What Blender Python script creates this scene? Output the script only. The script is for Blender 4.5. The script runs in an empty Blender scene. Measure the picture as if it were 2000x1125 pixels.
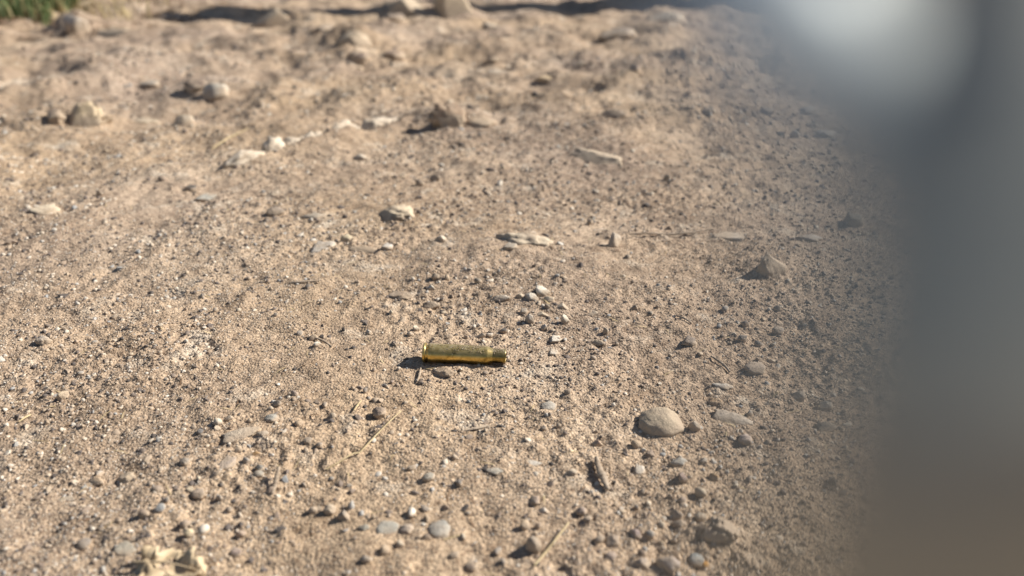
import bpy, bmesh, math, random
import numpy as np
from mathutils import Vector, Matrix, Euler

# ------------------------------------------------------------------ camera, sky, sun, exposure
sc = bpy.context.scene
col = sc.collection
random.seed(7)
RNG = np.random.default_rng(11)
R = math.radians

CAM_H = 0.232
PITCH = R(25.3)                     # below the horizon
F_PX = 1400.0 / 2000.0              # focal length / sensor width
cam_d = bpy.data.cameras.new('camera')
cam = bpy.data.objects.new('camera', cam_d); col.objects.link(cam)
cam.location = (0, 0, CAM_H)
cam.rotation_euler = (math.pi / 2 - PITCH, 0, 0)
cam_d.sensor_width = 36.0
cam_d.lens = 36.0 * F_PX
cam_d.clip_start = 0.0005; cam_d.clip_end = 500
cam_d.dof.use_dof = True
cam_d.dof.focus_distance = 0.447
cam_d.dof.aperture_fstop = 5.5
sc.camera = cam

SUN_EL = R(35); SUN_AZ = R(20)      # sun to the right of the view, a little beyond the subject
sun_dir = Vector((math.cos(SUN_EL) * math.cos(SUN_AZ), math.cos(SUN_EL) * math.sin(SUN_AZ), math.sin(SUN_EL)))
w = bpy.data.worlds.new('World'); sc.world = w; w.use_nodes = True
wn = w.node_tree.nodes; wl = w.node_tree.links
sky = wn.new('ShaderNodeTexSky'); sky.sky_type = 'NISHITA'; sky.sun_disc = False
sky.sun_elevation = SUN_EL
sky.sun_rotation = math.atan2(sun_dir.x, sun_dir.y)
sky.altitude = 300; sky.air_density = 1.0; sky.dust_density = 1.2
wl.new(sky.outputs[0], wn['Background'].inputs['Color'])
wn['Background'].inputs['Strength'].default_value = 0.05
sun_d = bpy.data.lights.new('sun', 'SUN'); sun = bpy.data.objects.new('sun', sun_d); col.objects.link(sun)
sun_d.energy = 5.0; sun_d.angle = R(0.53); sun_d.color = (1.0, 0.945, 0.85)
sun.rotation_euler = sun_dir.to_track_quat('Z', 'Y').to_euler()
sun.location = (3, 1, 3)
sc.view_settings.view_transform = 'Standard'; sc.view_settings.look = 'None'
sc.view_settings.exposure = 0.60; sc.view_settings.gamma = 1.0
sc.view_settings.use_curve_mapping = False

# ------------------------------------------------------------------ helpers
def tag(o, label=None, cat=None, group=None, kind=None):
    if label: o['label'] = label
    if cat: o['category'] = cat
    if group: o['group'] = group
    if kind: o['kind'] = kind
    return o

def link(name, me, mat=None, parent=None, loc=(0, 0, 0)):
    o = bpy.data.objects.new(name, me); col.objects.link(o)
    o.location = loc
    if mat and me is not None and not me.materials: me.materials.append(mat)
    if parent: o.parent = parent
    return o

def mesh_np(name, verts, faces, smooth=True):
    """verts (n,3), faces (m,k) numpy arrays, all faces with k corners"""
    me = bpy.data.meshes.new(name)
    verts = np.ascontiguousarray(verts, dtype=np.float32); faces = np.ascontiguousarray(faces, dtype=np.int32)
    k = faces.shape[1]
    me.vertices.add(len(verts)); me.vertices.foreach_set('co', verts.ravel())
    me.loops.add(faces.size); me.loops.foreach_set('vertex_index', faces.ravel())
    me.polygons.add(len(faces))
    me.polygons.foreach_set('loop_start', np.arange(0, faces.size, k, dtype=np.int32))
    try: me.polygons.foreach_set('loop_total', np.full(len(faces), k, dtype=np.int32))
    except Exception: pass
    me.update(calc_edges=True); me.validate()
    me.polygons.foreach_set('use_smooth', np.full(len(me.polygons), smooth, dtype=bool))
    return me

def _hash(ix, iy, seed):
    h = (ix.astype(np.int64) * 374761393 + iy.astype(np.int64) * 668265263 + seed * 974634777) & 0xFFFFFFFF
    h = ((h ^ (h >> 13)) * 1274126177) & 0xFFFFFFFF
    return ((h ^ (h >> 16)) & 0xFFFF).astype(np.float64) / 65535.0

def noise2(x, y, seed=0):
    """gradient noise, about -0.7..0.7"""
    xi = np.floor(x); yi = np.floor(y); fx = x - xi; fy = y - yi
    xi = xi.astype(np.int64); yi = yi.astype(np.int64)
    u = fx * fx * fx * (fx * (fx * 6 - 15) + 10); v = fy * fy * fy * (fy * (fy * 6 - 15) + 10)
    def g(dx, dy):
        a = _hash(xi + dx, yi + dy, seed) * 2 * math.pi
        return np.cos(a) * (fx - dx) + np.sin(a) * (fy - dy)
    a = g(0, 0); b = g(1, 0); c = g(0, 1); d = g(1, 1)
    return (a + (b - a) * u) * (1 - v) + (c + (d - c) * u) * v

def noise3(p, seed=0):
    return (noise2(p[:, 0] + 3.1, p[:, 1] * 1.0 + 7.7 * p[:, 2], seed) + noise2(p[:, 1] + 1.7, p[:, 2] + 5.3 * p[:, 0], seed + 1) + noise2(p[:, 2] + 9.2, p[:, 0] + 2.9 * p[:, 1], seed + 2)) * 0.6

def smooth01(a, b, x):
    t = np.clip((x - a) / (b - a), 0, 1); return t * t * (3 - 2 * t)

# bumps in the ground: (x, y, sx, sy, rot, height)
BUMPS = []
def height(x, y, fine=True):
    x = np.asarray(x, dtype=np.float64); y = np.asarray(y, dtype=np.float64)
    r = np.hypot(x, y)
    far = smooth01(0.55, 1.6, r)
    calm = smooth01(0.04, 0.16, np.hypot(x + 0.03, y - 0.387))          # level round the cartridge case
    z = 0.03 * far * noise2(x * 1.1, y * 1.1, 1) + 0.026 * far * noise2(x * 2.7, y * 2.7, 2)
    n3 = noise2(x * 6.5, y * 6.5, 3)
    z += (0.005 + 0.030 * far) * n3 * (0.3 + 0.7 * calm)
    z += (0.0036 + 0.010 * far) * noise2(x * 16, y * 16, 4) * (0.3 + 0.7 * calm)
    z += (0.0028 + 0.0035 * far) * noise2(x * 38, y * 38, 5) * (0.3 + 0.7 * calm)
    n = noise2(x * 85, y * 85, 6); z += (0.0021 + .0008 * far) * n
    for (bx, by, sx, sy, a, h) in BUMPS:
        w4 = 3.2 * max(sx, sy)
        m = np.nonzero((np.abs(x - bx) < w4) & (np.abs(y - by) < w4))
        if len(m[0]) == 0: continue
        dx = x[m] - bx; dy = y[m] - by; c, s = math.cos(a), math.sin(a)
        e = ((dx * c + dy * s) / sx) ** 2 + ((-dx * s + dy * c) / sy) ** 2
        z[m] += h * np.exp(-e)
    if fine:
        patch = smooth01(-0.25, 0.35, noise2(x * 9, y * 9, 21))
        z += (0.0004 + 0.0018 * patch) * noise2(x * 190, y * 190, 7)
        z += (0.0003 + 0.0007 * patch) * np.abs(noise2(x * 420, y * 420, 8))
    return z

SP, CP = math.sin(PITCH), math.cos(PITCH)
def ray(px, py):
    u = (px - 1000) / 1400.0; v = (py - 562.5) / 1400.0
    return np.array([u, CP - v * SP, -SP - v * CP])
def ground_at(px, py):
    """where the line of sight through a point of the photograph meets the ground: (x, y, z, depth)"""
    d = ray(px, py); lo = 0.1
    t = np.geomspace(0.1, 14, 900)
    below = (CAM_H + t * d[2]) < height(t * d[0], t * d[1], False)
    i = int(np.argmax(below)) if below.any() else len(t) - 1
    tt = np.linspace(t[max(i - 1, 0)], t[i], 30)
    b2 = (CAM_H + tt * d[2]) < height(tt * d[0], tt * d[1], False)
    k = tt[int(np.argmax(b2))] if b2.any() else tt[-1]
    return float(k * d[0]), float(k * d[1]), float(height(np.array([k * d[0]]), np.array([k * d[1]]), False)[0]), float(k)
def flat_at(px, py):
    d = ray(px, py); k = -CAM_H / d[2] if d[2] < -0.02 else 6.0
    return float(k * d[0]), float(k * d[1]), float(k)

# ------------------------------------------------------------------ materials
def new_mat(name):
    m = bpy.data.materials.new(name); m.use_nodes = True
    nt = m.node_tree; return m, nt.nodes, nt.links, nt.nodes['Principled BSDF']
def noise_node(N, L, coord, scale, detail=4, rough=0.6):
    n = N.new('ShaderNodeTexNoise'); n.inputs['Scale'].default_value = scale; n.inputs['Detail'].default_value = detail
    n.inputs['Roughness'].default_value = rough; L.new(coord, n.inputs['Vector']); return n
def ramp(N, L, fac, stops):
    r = N.new('ShaderNodeValToRGB'); e = r.color_ramp.elements
    while len(e) < len(stops): e.new(0.5)
    for i, (p, c) in enumerate(stops): e[i].position = p; e[i].color = (*c, 1)
    L.new(fac, r.inputs['Fac']); return r
def mix(N, L, fac, a, b, mode='MIX'):
    m = N.new('ShaderNodeMix'); m.data_type = 'RGBA'; m.blend_type = mode
    for s, v in ((0, fac), (6, a), (7, b)):
        if isinstance(v, (int, float)): m.inputs[s].default_value = v
        elif isinstance(v, tuple): m.inputs[s].default_value = (*v, 1)
        else: L.new(v, m.inputs[s])
    return m.outputs[2]
def bump(N, L, h, strength, dist, prev=None):
    b = N.new('ShaderNodeBump'); b.inputs['Strength'].default_value = strength; b.inputs['Distance'].default_value = dist
    L.new(h, b.inputs['Height'])
    if prev: L.new(prev, b.inputs['Normal'])
    return b.outputs[0]

def ground_material():
    m, N, L, P = new_mat('sandy_soil')
    co = N.new('ShaderNodeTexCoord').outputs['Object']
    big = noise_node(N, L, co, 4.5, 5, 0.6); mid = noise_node(N, L, co, 38, 5, 0.65); fine = noise_node(N, L, co, 520, 3, 0.7)
    base = ramp(N, L, big.outputs[0], [(0.3, (0.345, 0.265, 0.195)), (0.5, (0.445, 0.345, 0.256)), (0.72, (0.56, 0.452, 0.347))]).outputs[0]
    mo = ramp(N, L, mid.outputs[0], [(0.3, (0.72, 0.69, 0.66)), (0.5, (1, 1, 1)), (0.75, (1.12, 1.1, 1.06))]).outputs[0]
    c = mix(N, L, 1.0, base, mo, 'MULTIPLY')
    tn = noise_node(N, L, co, 1.7, 3, 0.5); tint = ramp(N, L, tn.outputs[0], [(0.38, (1.04, 1.02, 0.97)), (0.62, (0.88, 0.89, 0.95))]).outputs[0]
    c = mix(N, L, 1.0, c, tint, 'MULTIPLY')
    pn = noise_node(N, L, co, 21, 6, 0.72); pf = ramp(N, L, pn.outputs[0], [(0.56, (0, 0, 0)), (0.68, (0.75, 0.75, 0.75))]).outputs[0]
    c = mix(N, L, pf, c, (0.6, 0.53, 0.44))
    vo = N.new('ShaderNodeTexVoronoi'); vo.inputs['Scale'].default_value = 620; L.new(co, vo.inputs['Vector'])
    sep = N.new('ShaderNodeSeparateColor'); L.new(vo.outputs['Color'], sep.inputs[0])
    sp = ramp(N, L, sep.outputs[0], [(0.0, (0.42, 0.38, 0.35)), (0.14, (0.72, 0.68, 0.66)), (0.35, (1, 0.98, 0.95)), (0.8, (1.05, 1.03, 1.0)), (1.0, (1.45, 1.42, 1.38))]).outputs[0]
    c = mix(N, L, 0.85, c, sp, 'MULTIPLY')
    fr = ramp(N, L, fine.outputs[0], [(0.25, (0.7, 0.68, 0.66)), (0.6, (1.1, 1.1, 1.1))]).outputs[0]
    c = mix(N, L, 0.7, c, fr, 'MULTIPLY')
    L.new(c, P.inputs['Base Color']); P.inputs['Roughness'].default_value = 0.95; P.inputs['Specular IOR Level'].default_value = 0.15
    vo2 = N.new('ShaderNodeTexVoronoi'); vo2.inputs['Scale'].default_value = 620; L.new(co, vo2.inputs['Vector'])
    inv = N.new('ShaderNodeMath'); inv.operation = 'SUBTRACT'; inv.inputs[0].default_value = 1; L.new(vo2.outputs['Distance'], inv.inputs[1])
    n = bump(N, L, inv.outputs[0], 0.9, 0.0009)
    n = bump(N, L, fine.outputs[0], 0.8, 0.0012, n)
    n = bump(N, L, noise_node(N, L, co, 140, 4, 0.7).outputs[0], 0.6, 0.003, n)
    L.new(n, P.inputs['Normal'])
    return m

def stone_material():
    m, N, L, P = new_mat('stone')
    co = N.new('ShaderNodeTexCoord').outputs['Object']
    oi = N.new('ShaderNodeObjectInfo')
    geo = N.new('ShaderNodeNewGeometry')
    n1 = noise_node(N, L, geo.outputs['Position'], 170, 5, 0.65)
    n2 = noise_node(N, L, geo.outputs['Position'], 900, 3, 0.7)
    v = ramp(N, L, n1.outputs[0], [(0.28, (0.62, 0.6, 0.58)), (0.5, (1, 1, 1)), (0.75, (1.25, 1.22, 1.18))]).outputs[0]
    c = mix(N, L, 1.0, oi.outputs['Color'], v, 'MULTIPLY')
    v2 = ramp(N, L, n2.outputs[0], [(0.3, (0.65, 0.65, 0.65)), (0.5, (1, 1, 1)), (0.72, (1.3, 1.28, 1.25))]).outputs[0]
    c = mix(N, L, 0.8, c, v2, 'MULTIPLY')
    dust = noise_node(N, L, geo.outputs['Position'], 60, 5, 0.7)
    sz = N.new('ShaderNodeSeparateXYZ'); L.new(co, sz.inputs[0])
    lo = N.new('ShaderNodeMapRange'); lo.inputs[1].default_value = 0.55; lo.inputs[2].default_value = -0.25; lo.inputs[3].default_value = 0.0; lo.inputs[4].default_value = 0.35; L.new(sz.outputs[2], lo.inputs[0])
    ad = N.new('ShaderNodeMath'); ad.operation = 'ADD'; L.new(dust.outputs[0], ad.inputs[0]); L.new(lo.outputs[0], ad.inputs[1])
    df = ramp(N, L, ad.outputs[0], [(0.38, (0, 0, 0)), (0.66, (0.92, 0.92, 0.92))])
    c = mix(N, L, df.outputs[0], c, (0.44, 0.345, 0.255))
    L.new(c, P.inputs['Base Color']); P.inputs['Roughness'].default_value = 0.82; P.inputs['Specular IOR Level'].default_value = 0.25
    n = bump(N, L, n2.outputs[0], 0.6, 0.0008)
    n = bump(N, L, n1.outputs[0], 0.5, 0.002, n)
    L.new(n, P.inputs['Normal'])
    return m

GRAIN_STOPS = [(0.0, (0.12, 0.1, 0.09)), (0.06, (0.24, 0.2, 0.17)), (0.14, (0.365, 0.282, 0.208)), (0.5, (0.465, 0.364, 0.272)), (0.76, (0.55, 0.452, 0.35)), (0.92, (0.7, 0.63, 0.54)), (1.0, (0.42, 0.41, 0.4))]
def grain_material(stops=GRAIN_STOPS):
    m, N, L, P = new_mat('sand_grain')
    oi = N.new('ShaderNodeObjectInfo')
    c = ramp(N, L, oi.outputs['Random'], stops).outputs[0]
    geo = N.new('ShaderNodeNewGeometry')
    n1 = noise_node(N, L, geo.outputs['Position'], 1400, 2, 0.6)
    v = ramp(N, L, n1.outputs[0], [(0.3, (0.7, 0.7, 0.7)), (0.7, (1.2, 1.2, 1.2))]).outputs[0]
    c = mix(N, L, 0.8, c, v, 'MULTIPLY')
    L.new(c, P.inputs['Base Color']); P.inputs['Roughness'].default_value = 0.85; P.inputs['Specular IOR Level'].default_value = 0.3
    return m

def fibre_material(name, c0, c1, scale=300):
    m, N, L, P = new_mat(name)
    co = N.new('ShaderNodeTexCoord').outputs['Object']
    mp = N.new('ShaderNodeMapping'); mp.inputs['Scale'].default_value = (0.12, 1, 1); L.new(co, mp.inputs['Vector'])
    n = noise_node(N, L, mp.outputs[0], scale, 4, 0.6)
    L.new(ramp(N, L, n.outputs[0], [(0.3, c0), (0.7, c1)]).outputs[0], P.inputs['Base Color'])
    P.inputs['Roughness'].default_value = 0.7
    L.new(bump(N, L, n.outputs[0], 0.6, 0.001), P.inputs['Normal'])
    return m

def brass_material(k=1.0):
    m, N, L, P = new_mat('tarnished_brass')
    geo = N.new('ShaderNodeNewGeometry'); pos = geo.outputs['Position']
    n1 = noise_node(N, L, pos, 260, 5, 0.7); n2 = noise_node(N, L, pos, 1500, 3, 0.7)
    c = ramp(N, L, n1.outputs[0], [(0.3, (0.2 * k, 0.13 * k, 0.04 * k)), (0.46, (0.56 * k, 0.39 * k, 0.11 * k)), (0.7, (0.8 * k, 0.58 * k, 0.2 * k))]).outputs[0]
    sep = N.new('ShaderNodeSeparateXYZ'); L.new(geo.outputs['Normal'], sep.inputs[0])
    up = N.new('ShaderNodeMapRange'); up.inputs[1].default_value = 0.1; up.inputs[2].default_value = 1.0; L.new(sep.outputs[2], up.inputs[0])
    sp = N.new('ShaderNodeMath'); sp.operation = 'ADD'; L.new(n2.outputs[0], sp.inputs[0]); L.new(n1.outputs[0], sp.inputs[1])
    mr = N.new('ShaderNodeMapRange'); mr.inputs[1].default_value = 0.7; mr.inputs[2].default_value = 1.2; L.new(sp.outputs[0], mr.inputs[0])
    du = N.new('ShaderNodeMath'); du.operation = 'MULTIPLY'; L.new(up.outputs[0], du.inputs[0]); L.new(mr.outputs[0], du.inputs[1])
    c = mix(N, L, du.outputs[0], c, (0.27, 0.245, 0.16))
    L.new(c, P.inputs['Base Color'])
    inv = N.new('ShaderNodeMath'); inv.operation = 'SUBTRACT'; inv.inputs[0].default_value = 1; L.new(du.outputs[0], inv.inputs[1])
    L.new(inv.outputs[0], P.inputs['Metallic'])
    ro = N.new('ShaderNodeMapRange'); ro.inputs[3].default_value = 0.2; ro.inputs[4].default_value = 0.42; L.new(n1.outputs[0], ro.inputs[0])
    L.new(ro.outputs[0], P.inputs['Roughness'])
    L.new(bump(N, L, n2.outputs[0], 0.25, 0.0003), P.inputs['Normal'])
    return m

def steel_material():
    m, N, L, P = new_mat('grey_steel')
    co = N.new('ShaderNodeTexCoord').outputs['Object']
    n1 = noise_node(N, L, co, 400, 4, 0.6)
    L.new(ramp(N, L, n1.outputs[0], [(0.3, (0.27, 0.275, 0.25)), (0.7, (0.37, 0.375, 0.345))]).outputs[0], P.inputs['Base Color'])
    P.inputs['Metallic'].default_value = 0.75; P.inputs['Roughness'].default_value = 0.5
    return m

M_GROUND = ground_material(); M_STONE = stone_material(); M_GRAIN = grain_material()
M_STRAW = fibre_material('dry_straw', (0.42, 0.31, 0.16), (0.62, 0.5, 0.3))
M_BARK = fibre_material('weathered_bark', (0.2, 0.145, 0.10), (0.5, 0.4, 0.3), 500)
M_LEAF = fibre_material('dry_leaf', (0.38, 0.28, 0.17), (0.6, 0.48, 0.32), 160)
M_BRIGHT, _n, _l, _p = new_mat('glow_steel'); _p.inputs['Base Color'].default_value = (.74, .8, .8, 1); _p.inputs['Metallic'].default_value = .6; _p.inputs['Roughness'].default_value = .36  # lighter than the bar, to make the glow at its end
M_BRASS = brass_material(); M_SOOT = brass_material(.55); M_STEEL = steel_material()
M_GRASS = fibre_material('green_grass', (0.03, 0.06, 0.014), (0.085, 0.125, 0.03), 30)
M_LITTER = fibre_material('brown_litter', (0.13, 0.075, 0.04), (0.3, 0.19, 0.11), 40)
M_DRY = fibre_material('dry_grass', (0.3, 0.23, 0.1), (0.5, 0.4, 0.2), 30)

# ------------------------------------------------------------------ the ground
def bump_px(px, py, wpx, dpx_ratio, h, rot=0.0):
    x, y, k = flat_at(px, py); s = wpx * k / 1400.0 / 2
    BUMPS.append((x, y, s, s * dpx_ratio, rot, h))
bump_px(560, 48, 150, 0.4, 0.026); bump_px(830, 36, 200, 0.4, 0.034); bump_px(690, 85, 110, 0.8, 0.025)
bump_px(1080, 40, 300, 0.4, 0.03); bump_px(155, 60, 120, 0.7, 0.035); bump_px(1300, 60, 150, 0.6, 0.03)
bump_px(400, 178, 170, 0.6, 0.016); bump_px(160, 235, 170, 0.6, 0.014); bump_px(905, 240, 150, 0.6, 0.012)
bump_px(1170, 300, 160, 0.7, 0.006); bump_px(1500, 525, 90, 0.8, 0.004); bump_px(640, 285, 220, 0.3, 0.008, 0.9)
bump_px(870, 726, 34, 0.7, 0.0022); bump_px(905, 722, 60, 0.35, 0.001); bump_px(640, 668, 60, 0.3, -0.002, -0.4)
bump_px(1395, 1042, 80, 0.7, 0.004)

_bx, _by, _ = flat_at(908, 706)
BUMPS.append((_bx, _by + .0068, .022, .0024, -.05, .0016)); BUMPS.append((_bx - .004, _by - .0066, .017, .002, -.05, .0011))
QUEUE = []
def build_ground():
    th_f = np.linspace(-R(47), R(47), 780); th_o = np.linspace(R(47), 2 * math.pi - R(47), 122)[1:-1]
    th = np.concatenate([th_f, th_o]) ; nt = len(th)
    rr = np.concatenate([np.geomspace(0.012, 0.15, 50)[:-1], np.geomspace(0.15, 1.3, 620)[:-1], np.geomspace(1.3, 5.5, 210)[:-1], np.geomspace(5.5, 260, 45)])
    nr = len(rr)
    TH, RR = np.meshgrid(th, rr)
    x = RR * np.sin(TH); y = RR * np.cos(TH)
    z = height(x.ravel(), y.ravel()).reshape(x.shape)
    z *= 1 - 0.8 * smooth01(20, 120, RR)
    v = np.stack([x.ravel(), y.ravel(), z.ravel()], 1)
    i = np.arange(nr - 1)[:, None] * nt; j = np.arange(nt)[None, :]; j2 = (j + 1) % nt
    f = np.stack([(i + j), (i + j2), (i + nt + j2), (i + nt + j)], -1).reshape(-1, 4)[:, ::-1]
    me = mesh_np('ground', v, f)
    o = link('ground', me, M_GROUND); tag(o, kind='structure')
    o['label'] = 'dry sandy earth strewn with grit and stones'
    return o

# ------------------------------------------------------------------ stone shapes
def ico(sub):
    bm = bmesh.new(); bmesh.ops.create_icosphere(bm, subdivisions=sub, radius=1.0)
    v = np.array([p.co[:] for p in bm.verts]); f = np.array([[q.index for q in p.verts] for p in bm.faces]); bm.free(); return v, f
ICO = {1: ico(1), 2: ico(2), 3: ico(3), 4: ico(4)}
def rock_mesh(name, seed, sub=3, rough=0.18, cuts=0, fine=0.04, smooth=True, peak=0.0, lean=0.0):
    """unit rock, half-width 1 on x and y, top at about z=1"""
    v, f = ICO[sub]; v = v.copy(); rg = np.random.default_rng(seed)
    off = rg.uniform(-50, 50, 3)
    d = 1 + rough * noise3(v * 0.9 + off, seed) * 1.6 + fine * noise3(v * 3.5 + off, seed + 5) * 1.5
    if sub >= 4: d = d + fine * 0.6 * noise3(v * 9 + off, seed + 9)
    p = v * d[:, None]
    for _ in range(cuts):                      # planar breaks make it angular
        n = rg.normal(size=3); n[2] = abs(n[2]) * 0.8; n /= np.linalg.norm(n); c = rg.uniform(0.48, 0.8)
        s = p @ n; p = p - np.clip(s - c, 0, None)[:, None] * n[None, :] * 0.92
    if peak:                                   # drawn in towards a peak
        zc_ = np.clip(p[:, 2] + .15, 0, 1.2); p[:, :2] *= (1 - peak * zc_)[:, None]; p[:, 0] += lean * zc_
    return mesh_np(name, p, f, smooth)
ROUND = [rock_mesh('round_stone', 100 + i, 3, 0.24, 1, 0.06) for i in range(4)]
ANG = [rock_mesh('broken_stone', 200 + i, 3, 0.25, 7, 0.05) for i in range(6)]
LUMP = [rock_mesh('lumpy_stone', 300 + i, 3, 0.42, 2, 0.16) for i in range(5)]
SMALL = [rock_mesh('small_pebble', 400 + i, 2, 0.25, (0, 4, 6)[i % 3], 0.08) for i in range(14)]
for l in (ROUND, ANG, LUMP, SMALL):
    for me in l: me.materials.append(M_STONE)

T = (.43, .33, .235); P = (.58, .49, .37); Wt = (.66, .61, .53); G = (.29, .28, .27); B = (.23, .26, .28)
D = (.095, .085, .08); BR = (.21, .14, .10); MV = (.31, .245, .23); O = (.45, .27, .12); Y = (.62, .5, .33)
STONES_XY = []
GROUND_PEBBLES = 'pebbles and stones on the sandy ground'
def put_stone(px, py, wpx, label, colr=T, kind='A', zf=0.5, yf=0.8, sink=0.35, rot=None, seed=None, name='pebble', cat=None, tilt=0.0, mesh=None):
    """px, py = middle of the foot in the photograph, wpx = width there"""
    x, y, z, k = ground_at(px, py); s = wpx * k / 1400.0 / 2
    rg = random.Random(int(px * 7 + py * 13) if seed is None else seed)
    lst = {'R': ROUND, 'A': ANG, 'L': LUMP, 'S': SMALL}[kind]
    o = link(name, mesh if mesh else lst[rg.randrange(len(lst))])
    o.scale = (s, s * yf, s * zf)
    o.rotation_euler = (tilt, rg.uniform(-.12, .12), rg.uniform(-.5, .5) if rot is None else rot)
    if wpx >= 30: sink = min(sink + (.15 if py < 330 else .11), .68)
    s *= .93
    o.location = (x, y, z + s * zf * (1 - 2 * sink))
    if colr[2] >= colr[0] * .9: colr = (colr[0], colr[1] * .94, colr[2] * .84)
    o.color = (*colr, 1)
    tag(o, label, cat or ('stone' if name != 'pebble' else 'pebble'), GROUND_PEBBLES)
    STONES_XY.append((x, y, s))
    return o

def stone(*a, **k):
    px, py, wpx = a[:3]; zf = a[6] if len(a) > 6 else k.get('zf', .5)
    if wpx >= 34:                                    # soil has drifted up round the larger stones
        x, y, kk = flat_at(px, py); s = wpx * kk / 1400 / 2
        BUMPS.append((x + s * .25, y + s * .1, s * 1.5, s * 1.25, 0, s * zf * (.42 if py < 330 else .22)))
    QUEUE.append((a, k))
def uniq_rock(seed, **kw):
    me = rock_mesh('rock', seed, **kw); me.materials.append(M_STONE); return me

#                 px    py   w   label
stone(1292, 826, 92, 'round tan stone with domed top half buried at lower right', (.44, .36, .265), zf=.55, yf=.88, sink=.42, rot=.3, name='stone', mesh=uniq_rock(51, sub=4, rough=.09, cuts=1, fine=.05))
stone(1072, 794, 36, 'speckled grey round pebble set flat in soil right of cartridge case', (.36, .36, .36), 'R', .4, .85, .5)
stone(1474, 722, 40, 'pinkish rounded pebble with dark shadowed lower edge', (.42, .34, .28), 'R', .6, .9, .35, name='stone')
stone(1502, 528, 66, 'triangular pale rock with dark shaded left face', (.4, .335, .27), 'A', 1.0, .8, .2, rot=.2, seed=5, name='rock', cat='rock', mesh=uniq_rock(68, sub=4, rough=.3, cuts=5, fine=.07, peak=.72, lean=-.25))
stone(1198, 480, 36, 'upright white stone chip casting long oval shadow', (.66, .6, .52), 'A', 1.2, .65, .12, rot=.9, mesh=uniq_rock(92, sub=3, rough=.3, cuts=11, fine=.05, smooth=False))
stone(1025, 468, 120, 'long pale stone slab flush with the soil above cartridge case', (.6, .51, .39), 'L', .3, .5, .66, rot=-.12, name='stone', mesh=uniq_rock(71, sub=4, rough=.3, cuts=2, fine=.08))
stone(775, 414, 84, 'cream coloured embedded rock left of the upper centre', (.58, .48, .35), 'L', .34, .75, .52, rot=-.2, name='stone', mesh=uniq_rock(72, sub=4, rough=.35, cuts=4, fine=.1))
stone(1170, 305, 130, 'wide pale low rock blurred right of upper centre', (.56, .46, .35), 'L', .42, .8, .6, name='rock', cat='rock', mesh=uniq_rock(73, sub=4, rough=.35, cuts=3, fine=.12))
stone(885, 240, 80, 'dark brown crumbly clod with shadow in upper centre', (.26, .18, .125), 'L', .75, .8, .25, name='clod', cat='clod', mesh=uniq_rock(74, sub=4, rough=.5, cuts=4, fine=.25))
stone(935, 243, 62, 'tan shoulder stone against right side of dark brown clod', T, 'L', .5, .8, .4, name='stone')
stone(424, 186, 56, 'bluish white stone facing the sun beside a dark hollow', (.66, .66, .64), 'A', .8, .8, .25, rot=.6, name='stone')
stone(385, 172, 60, 'dark brown lump touching the left of bluish white stone', (.2, .15, .12), 'L', .5, .8, .3, name='clod', cat='clod')  # dark colour draws the shade beside the bluish white stone
stone(172, 238, 84, 'large yellowish rock on the left with dark left side', (.64, .51, .34), 'L', .7, .8, .3, name='rock', cat='rock', mesh=uniq_rock(75, sub=4, rough=.4, cuts=6, fine=.12))
stone(108, 235, 42, 'dark shaded clod left of large yellowish rock', (.14, .105, .085), 'L', .9, .8, .25, name='clod', cat='clod')  # its dark tone is the shaded side of the yellowish rock
stone(288, 240, 50, 'low pale stone lying right of large yellowish rock', P, 'L', .4, .6, .35, name='stone')
stone(362, 240, 42, 'leaning pale stone below the bluish white stone', (.55, .47, .37), 'A', .8, .6, .3, rot=.7, name='stone')
stone(290, 168, 44, 'small grey stone with dark left end, left of bluish white stone', (.36, .34, .31), 'L', .45, .5, .3, rot=-.1)
stone(152, 58, 50, 'white topped stone with black underside near grass at top left', (.5, .47, .44), 'A', 1.0, .8, .22, name='stone')
stone(215, 70, 140, 'long low pale stone slanting right from the white topped stone', (.52, .42, .31), 'L', .25, .35, .4, rot=-.5, name='stone')
stone(700, 118, 44, 'dark clod left of a pair below the top ridge', (.16, .12, .1), 'L', .7, .8, .25, name='clod', cat='clod')
stone(766, 112, 50, 'dark reddish clod right of a pair below the top ridge', (.15, .1, .08), 'L', .55, .8, .25, name='clod', cat='clod')
stone(692, 88, 70, 'tan boulder shaped stone with pale rounded top near the top', (.58, .47, .34), 'R', .7, .8, .35, name='stone')
stone(1196, 228, 42, 'dark round clod right of the upper centre', (.17, .135, .115), 'L', .65, .8, .25, name='clod', cat='clod')
stone(1208, 70, 76, 'dark flat stone near top right of the centre', (.17, .15, .14), 'L', .4, .6, .3, name='stone')
stone(1302, 42, 84, 'grey hump stone near top edge left of the glow', (.34, .33, .31), 'L', .5, .7, .35, name='stone')
stone(540, 40, 84, 'pale pointed stone before the dark shadow at top edge', (.52, .43, .32), 'A', .6, .7, .35, name='rock', cat='rock')
stone(880, 22, 100, 'large tan rock rising past the top edge', (.6, .48, .33), 'A', .75, .8, .35, name='rock', cat='rock', mesh=uniq_rock(77, sub=4, rough=.35, cuts=6, fine=.1))
stone(790, 22, 90, 'cream rock at the top edge left of large tan rock', (.6, .5, .37), 'A', .6, .7, .35, name='rock', cat='rock')
stone(625, 62, 46, 'dark stone under the top ridge left of tan boulder shaped stone', (.24, .2, .17), 'L', .55, .8, .3, name='stone')
stone(770, 38, 40, 'small dark stone beneath the cream rock at top edge', (.2, .16, .14), 'L', .6, .8, .3, name='stone')
stone(955, 55, 40, 'small white stone below right of large tan rock', (.6, .53, .43), 'A', .6, .8, .3, name='stone')
stone(1065, 155, 44, 'ochre low stone in the blurred upper middle', (.55, .41, .24), 'L', .4, .7, .35, name='stone')
stone(1240, 138, 20, 'small pinkish stone with dark left side far up right', MV, 'A', .9, .8, .25)
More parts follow.
